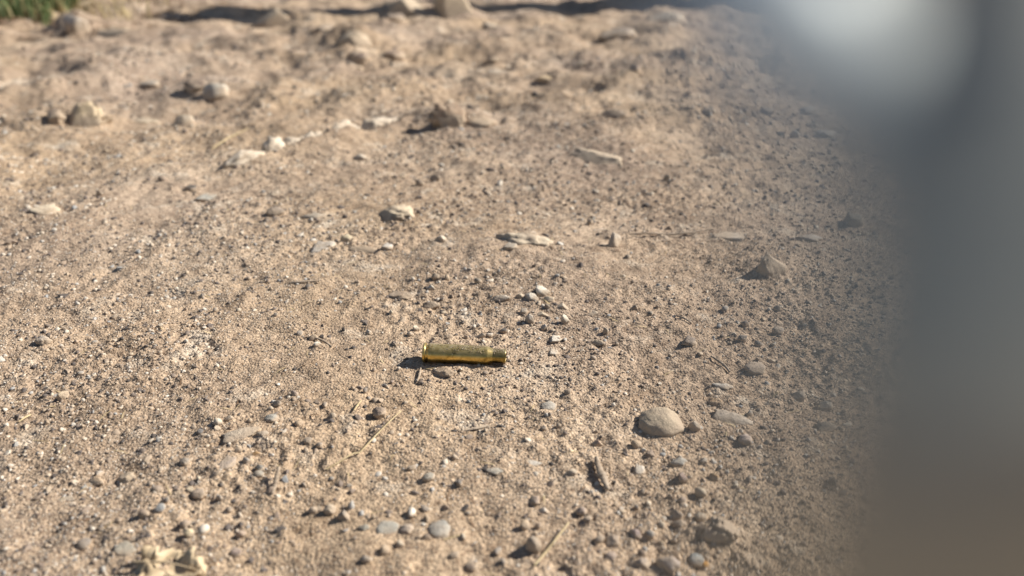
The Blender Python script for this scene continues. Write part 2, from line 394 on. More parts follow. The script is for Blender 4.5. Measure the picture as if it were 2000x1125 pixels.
stone(960, 120, 34, 'low tan stone in the blurred ground below large tan rock', T, 'L', .5, .8, .3)
stone(402, 388, 54, 'flat bluish grey stone in the left middle distance', (.37, .38, .38), 'L', .3, .6, .4, name='stone')
stone(372, 372, 26, 'small dark pebble touching flat bluish grey stone', D, 'L', .7, .8, .3)
stone(610, 424, 46, 'flat grey pebble lying right of a dark upright pebble', (.36, .37, .37), 'R', .35, .5, .4)
stone(537, 419, 28, 'dark upright pebble left of flat grey pebble', (.3, .25, .21), 'L', .8, .8, .25)
stone(85, 415, 60, 'cream crumbly stone near left edge in the middle distance', (.62, .52, .39), 'L', .45, .7, .35, name='stone')
stone(196, 381, 14, 'lone black pebble on bare sand at left', D, 'S', .9, .8, .2)
stone(628, 484, 70, 'grey white flat stone left of small yellow pebble', (.5, .46, .41), 'L', .34, .6, .6, name='stone')
stone(677, 470, 24, 'small shiny yellow pebble beside grey white flat stone', (.72, .64, .44), 'R', .7, .7, .25)
stone(755, 486, 26, 'white nub at the right end of a low sandy ridge', (.58, .55, .51), 'L', .6, .7, .3)
stone(710, 488, 60, 'low sandy ridge left of a white nub', T, 'L', .25, .35, .4, name='clod', cat='clod')
stone(705, 310, 28, 'small white pebble below the long pale ledge', Wt, 'A', .5, .7, .35)
stone(820, 362, 20, 'dark pebble left of two above the cream embedded rock', D, 'S', .8, .8, .2)
stone(850, 352, 22, 'dark pebble right of two above the cream embedded rock', (.13, .11, .1), 'S', .8, .8, .2)
# long pale ledge
x0, y0, k0 = flat_at(500, 318); x1, y1, k1 = flat_at(760, 243)
ang = math.atan2(y1 - y0, x1 - x0)
ll = math.hypot(x1 - x0, y1 - y0) / 2
BUMPS.append(((x0 + x1) / 2 + .01, (y0 + y1) / 2 - .01, ll * 1.1, ll * .3, ang, .013))
def place_ledge():                                   # one outcrop of many worn lumps
    rg = np.random.default_rng(8); V = []; F = []; n = 0
    for q in range(15):
        t = q / 14 * 2 - 1 + rg.normal() * .03; x = (x0 + x1) / 2 + (x1 - x0) / 2 * t; y = (y0 + y1) / 2 + (y1 - y0) / 2 * t
        x += rg.normal() * .006 - math.sin(ang) * .02 * (1 - t * t); y += rg.normal() * .006 + math.cos(ang) * .02 * (1 - t * t)
        z = float(height(np.array([x]), np.array([y]), False)[0])
        me = rock_mesh('lump', 900 + q, 3, .4, 3, .2); v = np.empty(len(me.vertices) * 3, dtype=np.float32); me.vertices.foreach_get('co', v); v = v.reshape(-1, 3)
        f = ICO[3][1]; a = ang + rg.normal() * .5; sx, sy, sz = ll * rg.uniform(.10, .22), ll * rg.uniform(.06, .13), ll * rg.uniform(.07, .12)
        p = v * (sx, sy, sz); p = np.stack([p[:, 0] * math.cos(a) - p[:, 1] * math.sin(a) + x, p[:, 0] * math.sin(a) + p[:, 1] * math.cos(a) + y, p[:, 2] + z + .001], 1)
        V.append(p); F.append(f + n); n += len(p); bpy.data.meshes.remove(me)
    V = np.concatenate(V); z_ = float(np.median(V[:, 2])) - .009; k_ = .012
    o = link('rock_ledge', mesh_np('rock_ledge', (V - (x0, y0, z_)) / k_, np.concatenate(F)), M_STONE, loc=(x0, y0, z_)); o.scale = (k_, k_, k_)
    o.color = (.64, .56, .46, 1)
    tag(o, 'long pale rock ledge running up to the right, upper left of centre', 'rock', GROUND_PEBBLES)
# pale cluster above right of the case
CL = 'in the pale cluster behind cartridge case'
stone(1057, 574, 38, 'largest whitest stone ' + CL, (.72, .67, .58), 'A', .8, .8, .3)
stone(1036, 583, 34, 'white stone just left of the largest ' + CL, (.66, .6, .51), 'A', .6, .7, .3)
stone(977, 584, 30, 'left end white stone ' + CL, (.64, .57, .48), 'L', .5, .6, .3)
stone(1016, 580, 18, 'small cream stone between larger ones ' + CL, P, 'A', .6, .7, .3)
stone(1073, 586, 24, 'cream stone right of the largest ' + CL, P, 'A', .5, .8, .3)
stone(1034, 630, 24, 'tall grey stone over a black shadow ' + CL, (.52, .49, .45), 'A', 1.0, .6, .2, rot=-.6)
stone(1102, 631, 22, 'upright white stone at the front right ' + CL, (.7, .62, .5), 'A', 1.1, .8, .2)
stone(1064, 642, 17, 'small white stone with pointed shadow ' + CL, (.66, .6, .53), 'A', .8, .8, .2)
stone(1022, 612, 20, 'dark pitted lump at the middle left ' + CL, (.28, .24, .2), 'L', .8, .7, .3)
stone(1058, 614, 30, 'tan slab at the centre ' + CL, (.55, .47, .36), 'A', .35, .7, .35)
stone(1098, 600, 36, 'tan wedge at the right ' + CL, (.48, .4, .32), 'A', .45, .7, .35, rot=-.4)
stone(1068, 600, 16, 'dark chip near the centre ' + CL, D, 'A', .6, .7, .3)
stone(1162, 612, 30, 'pale slab lying right of the cluster behind cartridge case', (.54, .45, .35), 'A', .3, .6, .35)
stone(1084, 664, 28, 'cream stone just behind the case mouth to the right', (.66, .6, .51), 'L', .35, .7, .4)
stone(1080, 690, 26, 'second cream stone right of the case mouth', (.6, .54, .46), 'L', .35, .7, .4)
stone(1168, 672, 20, 'hollow grey brown pebble right of the pale cluster', (.3, .26, .2), 'L', .7, .8, .3)
stone(1182, 650, 14, 'pointed grey pebble right of the pale cluster', (.36, .35, .34), 'A', 1.0, .7, .2)
stone(1158, 702, 13, 'dark oval pebble right of the cartridge case', (.26, .24, .23), 'S', .8, .8, .2)
stone(849, 544, 18, 'dark grey pebble behind cartridge case, upper of two', (.16, .15, .145), 'S', .9, .8, .2)
stone(842, 565, 20, 'white wedge pebble behind cartridge case, lower of two', (.68, .63, .55), 'A', .7, .6, .25)
stone(840, 600, 28, 'black crumb with shadow straight behind the case rim', (.12, .095, .08), 'L', .6, .7, .25, name='clod', cat='clod')
stone(933, 552, 16, 'slate dark pebble behind the middle of cartridge case', (.14, .145, .15), 'S', .8, .8, .2)
stone(782, 578, 46, 'dark brown crumb patch left of the white wedge pebble', (.25, .18, .13), 'L', .3, .6, .35, name='clod', cat='clod')
stone(868, 612, 14, 'pale flat crumb right of the black crumb', P, 'S', .5, .7, .3)
stone(812, 645, 18, 'pale square pebble above the case rim, larger', (.64, .56, .44), 'A', .8, .8, .25)
stone(801, 655, 14, 'pale pebble above the case rim, smaller and lower', (.56, .5, .43), 'S', .8, .8, .25)
stone(764, 614, 11, 'tiny upright cream pebble left of the case', (.7, .62, .48), 'A', 1.2, .8, .2)
stone(720, 651, 14, 'tiny white pebble far left of the case rim', (.62, .56, .48), 'A', .8, .8, .25)
stone(942, 659, 24, 'dark jagged pebble just behind the case body', (.2, .18, .165), 'A', .6, .6, .25)
stone(957, 657, 16, 'white chip resting on the dark jagged pebble side', (.66, .6, .52), 'A', .7, .7, .2)
stone(876, 660, 15, 'grey pebble just behind the case body near the rim', (.36, .35, .34), 'S', .8, .8, .25)
stone(912, 661, 12, 'small brown pebble behind the middle of the case body', MV, 'S', .9, .8, .25)
stone(868, 727, 38, 'crumbly brown clod in front of the case covering its shadow', (.36, .27, .19), 'L', .5, .6, .4, name='clod', cat='clod')
stone(900, 723, 8, 'tiny white grain stone in the shadow before the case', (.7, .63, .52), 'S', .9, .9, .2)
stone(780, 722, 10, 'tiny white grain stone at the tip of the rim shadow', (.72, .66, .58), 'S', .9, .9, .2)
stone(948, 731, 13, 'small dark crumb in front of the case neck', (.2, .165, .14), 'S', .7, .8, .25)
stone(741, 812, 27, 'dark reddish brown round pebble near top of the long straw', (.15, .11, .1), 'R', .85, .9, .2)
stone(425, 827, 23, 'cream pebble, largest of three clustered at left', (.6, .53, .43), 'A', .7, .8, .25)
stone(450, 818, 18, 'cream pebble, right one of three clustered at left', (.55, .48, .39), 'A', .6, .8, .25)
stone(424, 838, 18, 'cream pebble, lowest of three clustered at left', (.6, .5, .38), 'A', .5, .8, .3)
stone(87, 670, 26, 'light round stone with long dark shadow at far left', (.52, .45, .38), 'L', .85, .8, .2)
stone(126, 778, 24, 'curved cream chip with black shadow at far left', (.6, .5, .36), 'A', 1.0, .5, .2, rot=.9)
stone(465, 848, 60, 'pale crust stone below three clustered cream pebbles', (.5, .42, .33), 'L', .25, .7, .4, name='stone')
stone(530, 818, 28, 'blue grey oval pebble at left middle', (.29, .32, .34), 'R', .45, .8, .4)
stone(513, 848, 24, 'slate blue pebble right of pale crust stone', (.3, .32, .33), 'R', .5, .8, .35)
stone(625, 872, 17, 'dark pebble left of the long straw', (.2, .18, .17), 'S', .8, .8, .2)
stone(190, 942, 26, 'orange tan crumb stone in lower left', (.5, .34, .2), 'L', .7, .8, .3)
stone(250, 935, 34, 'jagged pale crumb right of orange tan crumb', (.5, .4, .29), 'L', .6, .7, .3, name='clod', cat='clod')
stone(388, 970, 26, 'dark purplish pebble in lower left', (.17, .14, .13), 'R', .8, .8, .22)
stone(372, 958, 26, 'cream sliver touching the dark purplish pebble', (.6, .5, .36), 'A', .35, .5, .3)
stone(508, 918, 18, 'blue black pebble, upper of a pair at lower left', (.14, .155, .17), 'R', .8, .8, .2)
stone(505, 930, 22, 'grey pebble, lower of a pair at lower left', (.36, .36, .35), 'S', .7, .8, .25)
stone(500, 888, 26, 'brown orange flat pebble at lower left', (.35, .22, .11), 'A', .45, .5, .3)
stone(440, 907, 44, 'mauve crusty stone at lower left', (.4, .33, .29), 'L', .35, .8, .4, name='stone')
stone(362, 905, 20, 'blue grey pebble beside the mauve crusty stone', (.2, .21, .23), 'R', .7, .8, .25)
stone(645, 1000, 24, 'round tan pebble, left one of a pair below the long straw', (.46, .38, .29), 'R', .85, .9, .2)
stone(672, 1010, 26, 'dark grey pebble, right one of a pair below the long straw', (.19, .175, .165), 'A', .85, .9, .2)
stone(612, 1000, 18, 'small dark pebble left of a round tan pebble', (.2, .17, .15), 'S', .8, .8, .2)
stone(470, 1045, 24, 'reddish pebble above right of the dry leaf', (.3, .22, .19), 'A', .6, .7, .3)
stone(370, 1045, 22, 'cream round pebble above the dry leaf', (.6, .5, .34), 'R', .8, .8, .25)
stone(245, 1072, 46, 'grey green flat stone left of the dry leaf', (.34, .35, .33), 'R', .25, .7, .5, name='stone')
stone(253, 1040, 14, 'bright white tiny pebble left of the dry leaf', (.78, .74, .68), 'S', .8, .8, .25)
stone(130, 972, 40, 'flush slate grey stone at lower left', (.36, .37, .37), 'R', .2, .6, .55, name='stone')
stone(462, 1083, 22, 'mauve pebble right of the dry leaf', MV, 'R', .8, .8, .25)
stone(756, 1032, 46, 'pale grey green embedded stone at lower middle', (.34, .33, .29), 'R', .35, .85, .5, name='stone')
stone(710, 1032, 24, 'slate pebble left of pale grey green embedded stone', (.25, .27, .27), 'R', .55, .8, .35)
stone(860, 1035, 54, 'domed grey stone with striped right edge at lower middle', (.32, .31, .285), 'R', .45, .9, .5, name='stone')
stone(795, 1035, 30, 'tan pebble between grey green and domed grey stones', (.43, .35, .28), 'R', .6, .8, .35)
stone(835, 1052, 20, 'dark tan pebble at the foot of domed grey stone', (.36, .28, .22), 'S', .8, .8, .25)
stone(838, 935, 27, 'slate grey oval pebble in lower middle', (.34, .34, .33), 'R', .6, .7, .25)
stone(812, 965, 22, 'brown flat pebble below the slate grey oval', (.24, .2, .18), 'A', .55, .6, .3)
stone(805, 915, 22, 'dark pebble above left of slate grey oval', (.22, .2, .18), 'A', .6, .7, .3)
stone(965, 918, 34, 'flush grey pebble in lower centre', (.4, .39, .37), 'R', .25, .7, .5)
stone(1040, 1068, 38, 'dark blocky stone left of the short straw', (.2, .205, .215), 'A', .95, .8, .2, name='stone')
stone(1050, 1030, 17, 'dark brown pebble above the dark blocky stone', (.24, .18, .15), 'S', .9, .8, .2)
stone(888, 1085, 24, 'grey pebble at bottom left of the dark blocky stone', (.3, .28, .27), 'A', .6, .8, .3)
stone(1302, 1105, 46, 'smooth mauve grey oval stone at bottom right', (.33, .29, .29), 'R', .8, .8, .22, rot=-.4, name='stone')
stone(1252, 1105, 36, 'dark wedge stone left of the smooth mauve grey oval', (.22, .19, .18), 'A', .7, .8, .25, name='stone')
stone(1358, 1098, 30, 'bluish pebble with orange foot at bottom right', (.26, .3, .34), 'R', .85, .9, .25)
stone(1375, 1105, 18, 'orange brown pebble under the bluish pebble', (.42, .22, .06), 'S', .7, .8, .3)
stone(1322, 1010, 28, 'dark tilted pebble, upper of two right of short straw', (.2, .175, .165), 'A', .8, .7, .25)
stone(1325, 1026, 26, 'grey mauve pebble, lower of two right of short straw', (.3, .27, .27), 'R', .7, .8, .25)
stone(1368, 1015, 22, 'slate pebble right of a stacked pair', (.28, .3, .31), 'R', .8, .8, .22)
stone(1414, 1032, 60, 'large tan rock with deep dark left hollow at lower right', (.45, .36, .28), 'L', .6, .9, .45, name='rock', cat='rock', mesh=uniq_rock(81, sub=4, rough=.4, cuts=4, fine=.14))
stone(1392, 1046, 40, 'dark purple brown clod against the large tan rock', (.2, .155, .135), 'L', .7, .8, .3, name='clod', cat='clod')  # shadow at the rock's left put into this lump's dark colour
stone(1323, 905, 34, 'blue grey rounded pebble right of the bark chip', (.34, .36, .38), 'R', .6, .7, .3)
stone(1372, 903, 18, 'slate pebble right of blue grey rounded pebble', (.3, .31, .33), 'R', .7, .8, .25)
stone(1247, 922, 30, 'off white pebble just right of the bark chip', (.62, .57, .5), 'L', .6, .8, .3)
stone(1331, 938, 24, 'dark reddish pebble with light right side', (.27, .2, .18), 'A', .9, .8, .22)
stone(1394, 935, 22, 'orange brown pebble right of dark reddish pebble', (.4, .26, .14), 'A', .8, .8, .25)
stone(1355, 838, 24, 'white and black angular pebble right of round tan stone', (.5, .48, .46), 'A', .95, .7, .2)
stone(1456, 862, 28, 'pale pinkish pebble at right with dark right foot', (.5, .41, .36), 'R', .7, .9, .3)
stone(1425, 815, 64, 'low white crust stone right of round tan stone', (.55, .47, .39), 'L', .3, .7, .4, name='stone')
stone(1397, 787, 26, 'orange tan pebble above low white crust stone', (.46, .3, .17), 'L', .6, .8, .3)
stone(1410, 752, 40, 'flush grey white stone below pinkish rounded pebble', (.5, .47, .43), 'R', .2, .6, .5, name='stone')
stone(1167, 868, 22, 'rusty tan pebble above the bark chip', (.36, .25, .19), 'A', .7, .8, .25)
stone(1116, 924, 24, 'tan pebble left of the bark chip', (.48, .4, .31), 'A', .5, .8, .3)
stone(1040, 905, 40, 'flush white grey chip in lower centre left of bark chip', (.5, .47, .42), 'A', .2, .5, .5)
stone(1062, 1000, 26, 'white grey cracked pebble above the short straw', (.5, .47, .43), 'A', .6, .8, .3)
stone(1136, 1002, 22, 'dark mauve pebble right of the short straw top', (.3, .24, .22), 'R', .8, .8, .25)
stone(1196, 1062, 30, 'dark broken lump right of the short straw', (.22, .18, .16), 'L', .9, .8, .25, name='clod', cat='clod')
stone(1240, 1045, 26, 'mauve angular pebble right of the dark broken lump', MV, 'A', .7, .8, .25)
stone(1608, 838, 36, 'dark stone dimmed by blur beside the grey bar', (.16, .15, .145), 'L', .7, .8, .25, name='stone')
stone(1560, 778, 26, 'dark pebble in blurred zone above dark stone', (.18, .17, .16), 'L', .7, .8, .25)
stone(1612, 797, 28, 'dark flat pebble at blur edge', (.2, .19, .18), 'L', .6, .8, .25)
stone(1666, 437, 46, 'dark grey stone near blur edge level with the triangular rock', (.15, .155, .15), 'L', .8, .7, .25, name='stone')
stone(1578, 465, 50, 'pale flat stone right of the triangular rock', (.5, .45, .4), 'R', .3, .6, .4, name='stone')
stone(1440, 463, 84, 'long white flat stone right of the brown twig', (.55, .47, .39), 'L', .24, .45, .62, name='stone')
stone(1580, 218, 24, 'small pale stone at upper right in the dim blur', (.56, .54, .5), 'L', .8, .8, .3)
stone(1552, 268, 22, 'light pebble with dark left side at upper right', (.56, .53, .48), 'A', .9, .8, .25)
stone(1618, 262, 46, 'wide pale pebble fading into the blur at upper right', (.48, .45, .41), 'R', .4, .7, .35, name='stone')
stone(1500, 218, 30, 'dark stone left of a small pale stone at upper right', (.2, .18, .17), 'L', .6, .8, .3)
stone(1385, 220, 24, 'dark lump with flat shadow in the upper right', (.17, .15, .13), 'L', .7, .8, .3, name='clod', cat='clod')
stone(1520, 606, 18, 'dark pebble below the triangular rock', (.2, .19, .18), 'S', .8, .8, .22)
stone(1518, 652, 22, 'round dark pebble casting a shadow in right middle', (.24, .22, .21), 'R', .9, .9, .2)
stone(1450, 665, 24, 'dark pebble pair top, right middle', (.2, .18, .17), 'A', .8, .8, .22)
stone(1456, 636, 18, 'small dark pebble above the dark pebble pair', (.2, .18, .17), 'S', .8, .8, .22)
stone(1345, 670, 32, 'dark crumb left of the dark twig', (.2, .165, .145), 'L', .6, .8, .25, name='clod', cat='clod')
stone(1240, 604, 15, 'dark square pebble right of the pale slab', (.16, .14, .13), 'A', .9, .8, .2)
stone(1270, 616, 13, 'dark grey pebble right of dark square pebble', (.2, .2, .2), 'S', .9, .8, .2)
stone(1303, 350, 14, 'lone black pebble in upper right half', D, 'S', .9, .8, .2)
stone(1152, 437, 14, 'small dark pebble above the white stone chip', D, 'S', .9, .8, .2)
stone(995, 484, 34, 'dark and white crumbs under the long pale slab', (.4, .36, .31), 'L', .45, .6, .3)
stone(862, 470, 22, 'white pebble left of the long pale slab', (.62, .55, .45), 'A', .7, .8, .3)

build_ground()
for a, k in QUEUE: put_stone(*a, **k)
place_ledge()

# ------------------------------------------------------------------ cartridge case
def lathe(name, prof, seg=64, mat=None, parent=None, close=False):
    """profile [(x along the axis, radius)]"""
    v = []; f = []; n = len(prof)
    for (x, r) in prof:
        for s in range(seg):
            a = 2 * math.pi * s / seg; v.append((x, r * math.cos(a), r * math.sin(a)))
    m = n if close else n - 1
    for i in range(m):
        i2 = (i + 1) % n
        for s in range(seg):
            s2 = (s + 1) % seg; f.append((i * seg + s, i * seg + s2, i2 * seg + s2, i2 * seg + s))
    me = mesh_np(name, np.array(v), np.array(f)[:, ::-1])
    return link(name, me, mat, parent)
cx, cy, cz, _ = ground_at(908, 706)
case = bpy.data.objects.new('cartridge_case', None); col.objects.link(case)
case.empty_display_size = 0.01
tag(case, 'spent brass rifle cartridge case lying on its side on sandy ground', 'cartridge case')
zc = float(height(np.array([cx]), np.array([cy]))[0])
case.location = (cx, cy, zc + 0.0052); case.rotation_euler = (0.35, R(1.0), R(-3.2))
MM = 0.001
def prof(lst): return [((a - 25.6) * MM, b * MM) for a, b in lst]
lathe('rim', prof([(0.05, 0.05), (0.05, 2.7), (0, 2.75), (0, 6.0), (0.25, 6.32), (1.25, 6.32), (1.5, 6.1), (1.55, 5.2)]), mat=M_BRASS, parent=case)
lathe('extractor_groove', prof([(1.5, 5.4), (1.8, 5.15), (2.5, 5.15), (3.3, 5.7), (3.7, 5.93)]), mat=M_BRASS, parent=case)
lathe('body', prof([(3.65, 5.9), (3.9, 5.97), (6, 5.96), (14, 5.9), (24, 5.83), (34, 5.76), (39.2, 5.72)]), mat=M_BRASS, parent=case)
lathe('shoulder', prof([(39.1, 5.71), (39.7, 5.68), (40.3, 5.45), (41.5, 5.02), (42.6, 4.6), (43.2, 4.42)]), mat=M_BRASS, parent=case)
lathe('neck', prof([(43.1, 4.44), (43.6, 4.37), (47, 4.36), (50.8, 4.34), (51.2, 4.22), (51.2, 3.95), (50.9, 3.9), (44, 3.9), (42, 4.6), (30, 5.3), (8, 5.2), (6, .1)]), mat=M_SOOT, parent=case)
pr = lathe('primer', prof([(-0.02, 0.02), (-0.02, 2.2), (0.02, 2.5), (0.2, 2.6)]), mat=M_BRASS, parent=case)

# sand grains stuck along the top of the case
def octa(rg, s):
    v = np.array([(1, 0, 0), (-1, 0, 0), (0, 1, 0), (0, -1, 0), (0, 0, 1), (0, 0, -1)], dtype=float) * rg.uniform(.6, 1.2, (6, 1)) * s
    q = rg.normal(size=(3, 3)); q, _ = np.linalg.qr(q); return v @ q
OF = np.array([(0, 2, 4), (2, 1, 4), (1, 3, 4), (3, 0, 4), (2, 0, 5), (1, 2, 5), (3, 1, 5), (0, 3, 5)])
vs = []; fs = []; rg = np.random.default_rng(5)
for i in range(1300):
    t = rg.uniform(4, 50); a = rg.normal(0, .42)
    if noise2(np.array([t * .16]), np.array([a * 2.0]), 4)[0] < -.08: continue
    r = 5.9 if t < 39 else (5.7 - (t - 39) * .33 if t < 43 else 4.36)
    s = rg.uniform(.10, .30)
    aw = a - 0.35 - .1                                # up in the world, allowing for the roll
    p = np.array([t - 25.6, (r + s * .2) * math.sin(-aw), (r + s * .2) * math.cos(aw)])
    p = np.array([t - 25.6, (r + s * .2) * math.sin(0.35 + a), (r + s * .2) * math.cos(0.35 + a)])
    vs.append((octa(rg, s) + p) * MM); fs.append(OF + 6 * (len(vs) - 1))
M_DUST, N_, L_, P_ = new_mat('stuck_sand'); P_.inputs['Roughness'].default_value = .9
gi = N_.new('ShaderNodeNewGeometry'); L_.new(ramp(N_, L_, gi.outputs['Random Per Island'], [(0, (.25, .19, .14)), (.4, (.45, .35, .24)), (1, (.68, .58, .44))]).outputs[0], P_.inputs['Base Color'])
o = link('stuck_sand', mesh_np('stuck_sand', np.concatenate(vs), np.concatenate(fs), False), M_DUST, case); o['kind'] = 'stuff'

# ------------------------------------------------------------------ straws, twigs, chips
def tube(name, pts, radii, mat, seg=8, flat=1.0, jitter=0.0, seed=1, ref=None):
    """a tapered tube through world points; origin at the first one"""
    rg = np.random.default_rng(seed)
    P0 = np.array(pts, dtype=float); n0 = len(P0)
    m = max(2, n0 * 6); tt = np.linspace(0, n0 - 1, m); i = np.clip(tt.astype(int), 0, n0 - 2); fr = tt - i
    def cr(a):                                        # Catmull-Rom
        a = np.asarray(a, dtype=float)
        if a.ndim == 1: a = a[:, None]
        g = lambda k: a[np.clip(k, 0, n0 - 1)]
        p0, p1, p2, p3 = g(i - 1), g(i), g(i + 1), g(i + 2); t = fr[:, None]
        return .5 * ((2 * p1) + (-p0 + p2) * t + (2 * p0 - 5 * p1 + 4 * p2 - p3) * t * t + (-p0 + 3 * p1 - 3 * p2 + p3) * t ** 3)
    C = cr(P0); RD = cr(np.array(radii))[:, 0]
    tan = np.gradient(C, axis=0); tan /= np.linalg.norm(tan, axis=1)[:, None]
    upv = np.array([0, 0, 1.0]) if abs(tan[:, 2]).mean() < .8 else np.array([0, 1.0, 0])
    if ref is not None: upv = np.array(ref, dtype=float)
    s = np.cross(tan, upv); s /= np.linalg.norm(s, axis=1)[:, None]; u = np.cross(s, tan)
    v = []
    for k in range(m):
        for q in range(seg):
            a = 2 * math.pi * q / seg; rr = RD[k] * (1 + jitter * rg.normal())
            v.append(C[k] + rr * (math.cos(a) * s[k] + flat * math.sin(a) * u[k]) - C[0])
    f = [(k * seg + q, k * seg + (q + 1) % seg, (k + 1) * seg + (q + 1) % seg, (k + 1) * seg + q) for k in range(m - 1) for q in range(seg)]
    v.append(C[0] - C[0]); v.append(C[-1] - C[0]); a, b = m * seg, m * seg + 1
    f += [(a, (q + 1) % seg, q, a) for q in range(seg)] + [(b, (m - 1) * seg + q, (m - 1) * seg + (q + 1) % seg, b) for q in range(seg)]
    bm = bmesh.new(); bv = [bm.verts.new(p) for p in v]
    for q in f:
        ids = list(dict.fromkeys(q))
        bm.faces.new([bv[j] for j in ids])
    bmesh.ops.recalc_face_normals(bm, faces=bm.faces)
    me = bpy.data.meshes.new(name); bm.to_mesh(me); bm.free()
    me.polygons.foreach_set('use_smooth', np.ones(len(me.polygons), dtype=bool))
    o = link(name, me, mat); o.location = C[0]; return o
def lying(name, px_pts, r_mm, mat, label, cat, lift=0.5, taper=.6, **kw):
    pts = []
    for i, p in enumerate(px_pts):
        x, y, z, k = ground_at(p[0], p[1]); z = float(height(np.array([x]), np.array([y]))[0])
        pts.append((x, y, z + r_mm * MM * lift + (p[2] * MM if len(p) > 2 else 0)))
    n = len(pts); rad = [r_mm * MM * (1 - (1 - taper) * abs(2 * i / (n - 1) - 1)) for i in range(n)]
    return tag(tube(name, pts, rad, mat, **kw), label, cat)
lying('straw', [(784, 808, 1.2), (764, 829, 1.6), (741, 850, 1.2), (716, 876, .8), (702, 888, .6), (688, 892, 1.2), (660, 908, 1), (636, 920, .6)], .55, M_STRAW, 'long bent pale straw lying in front of the cartridge case', 'straw', lift=1.0, flat=.6)
lying('straw', [(1110, 1034, 3), (1086, 1062, 2), (1066, 1085, 1.5), (1043, 1110, .8)], .62, M_STRAW, 'short pale straw at the bottom centre right', 'straw', lift=1.0, flat=.6)
lying('straw', [(62, 814, .8), (50, 822, 1), (38, 829, .5)], .55, M_STRAW, 'tiny pale straw piece near the left edge', 'straw', lift=1.0)
lying('straw', [(706, 787, .8), (699, 796, 1.2), (692, 806, .6)], .7, M_STRAW, 'tiny pale straw chip above the dark reddish pebble', 'straw', lift=1.0, flat=.5)
lying('straw', [(415, 296, 2), (445, 276, 3), (485, 256, 2)], 1.0, M_STRAW, 'blurred yellow straw in the upper left distance', 'straw', lift=1.0)
lying('twig', [(1228, 462, 1), (1265, 461, 1.4), (1310, 462, .8), (1350, 459, 1.2), (1392, 453, 2)], .95, M_BARK, 'thin curved brown twig right of the white stone chip', 'twig', lift=1.0, jitter=.06)
lying('bark_chip', [(1164, 903, 1.6), (1168, 918, 1.8), (1174, 936, 1.7), (1181, 950, 1.3), (1187, 964, .6)], 2.0, M_BARK, 'ridged grey brown bark chip casting a black shadow', 'bark chip', lift=.55, flat=.75, jitter=.14, taper=.55, seed=4)
lying('bark_chip', [(548, 930, 5), (543, 942, 3.4), (537, 957, 1.5), (533, 970, .3)], 1.3, M_BARK, 'small upright brown bark sliver in the lower left', 'bark chip', lift=.8, flat=.5, jitter=.1, taper=.5)
lying('twig', [(1388, 700, .5), (1402, 709, 1), (1414, 720, 1.2), (1425, 730, .6)], 1.0, M_BARK, 'short dark twig left of the pinkish rounded pebble', 'twig', lift=.8, jitter=.12)
lying('twig', [(1318, 618, .5), (1335, 625, .9), (1350, 634, .5)], .8, M_BARK, 'short brown twig above the dark crumb at right', 'twig', lift=.8, jitter=.1)
lying('twig', [(822, 722, .6), (820, 735, 1.2), (815, 748, .5)], .7, M_BARK, 'tiny root sticking from soil before the case rim', 'twig', lift=.8, jitter=.1)
lying('stone_sliver', [(558, 554, .2), (585, 553, .5), (622, 549, .2)], 1.1, M_STONE, 'thin flat grey stone sliver left of the dark grey pebble', 'stone', lift=.3, flat=.5, taper=.3).color = (*B, 1)
lying('stone_sliver', [(912, 842, .1), (932, 838, .5), (958, 832, .2)], 1.1, M_STONE, 'thin grey stone sliver in front of the case neck', 'stone', lift=.3, flat=.4, taper=.3).color = (.4, .39, .37, 1)
lying('dead_root', [(598, 660, .4), (615, 664, 1.4), (632, 670, 1.2), (648, 679, .3)], .9, M_BARK, 'dark dead root in a small hollow left of the case', 'root', lift=.4, jitter=.15)

# crumpled dry leaf at the bottom left
def dry_leaf():
    x, y, z, k = ground_at(335, 1118)
    nx, ny = 26, 18; v = []; f = []
    L_, W_ = .030, .017
    for i in range(nx):
        u = i / (nx - 1)
        wdt = W_ * (math.sin(math.pi * min(1, u * .94 + .05)) ** .6) * (1 + .2 * math.sin(u * 23) + .16 * math.sin(u * 47 + 1) + .1 * math.sin(u * 90))
        for j in range(ny):
            t = j / (ny - 1) * 2 - 1
            zz = (.0016 + .0022 * math.sin(u * 9 + 1.5 * t) * (0.4 + abs(t)) + .0014 * math.cos(t * 6 + u * 4) - .0010 * (1 - abs(t)) + .003 * u * (1 - u) + .0012 * math.sin(u * 31 + t * 7) * math.sin(t * 13 + u * 5))
            v.append(((u - .5) * L_, t * wdt * .62, max(zz, .0002)))
    for i in range(nx - 1):
        for j in range(ny - 1):
            a = i * ny + j; f.append((a, a + ny, a + ny + 1, a + 1))
    root = bpy.data.objects.new('dry_leaf', None); col.objects.link(root); root.empty_display_size = .01
    root.location = (x, y, z + .0003); root.rotation_euler = (0, 0, -.18)
    tag(root, 'crumpled tan dry leaf at the bottom left edge', 'leaf')
    b = link('blade', mesh_np('blade', np.array(v), np.array(f)), M_LEAF, root)
    md = b.modifiers.new('thickness', 'SOLIDIFY'); md.thickness = .0003
    pts = [(-.017, 0, .0022), (-.008, 0, .004), (0, 0, .005), (.009, 0, .004), (.014, 0, .003)]
    s = tube('midrib', pts, [.0006, .0005, .0004, .0003, .0002], M_LEAF, seg=6); s.parent = root
    return root
dry_leaf()

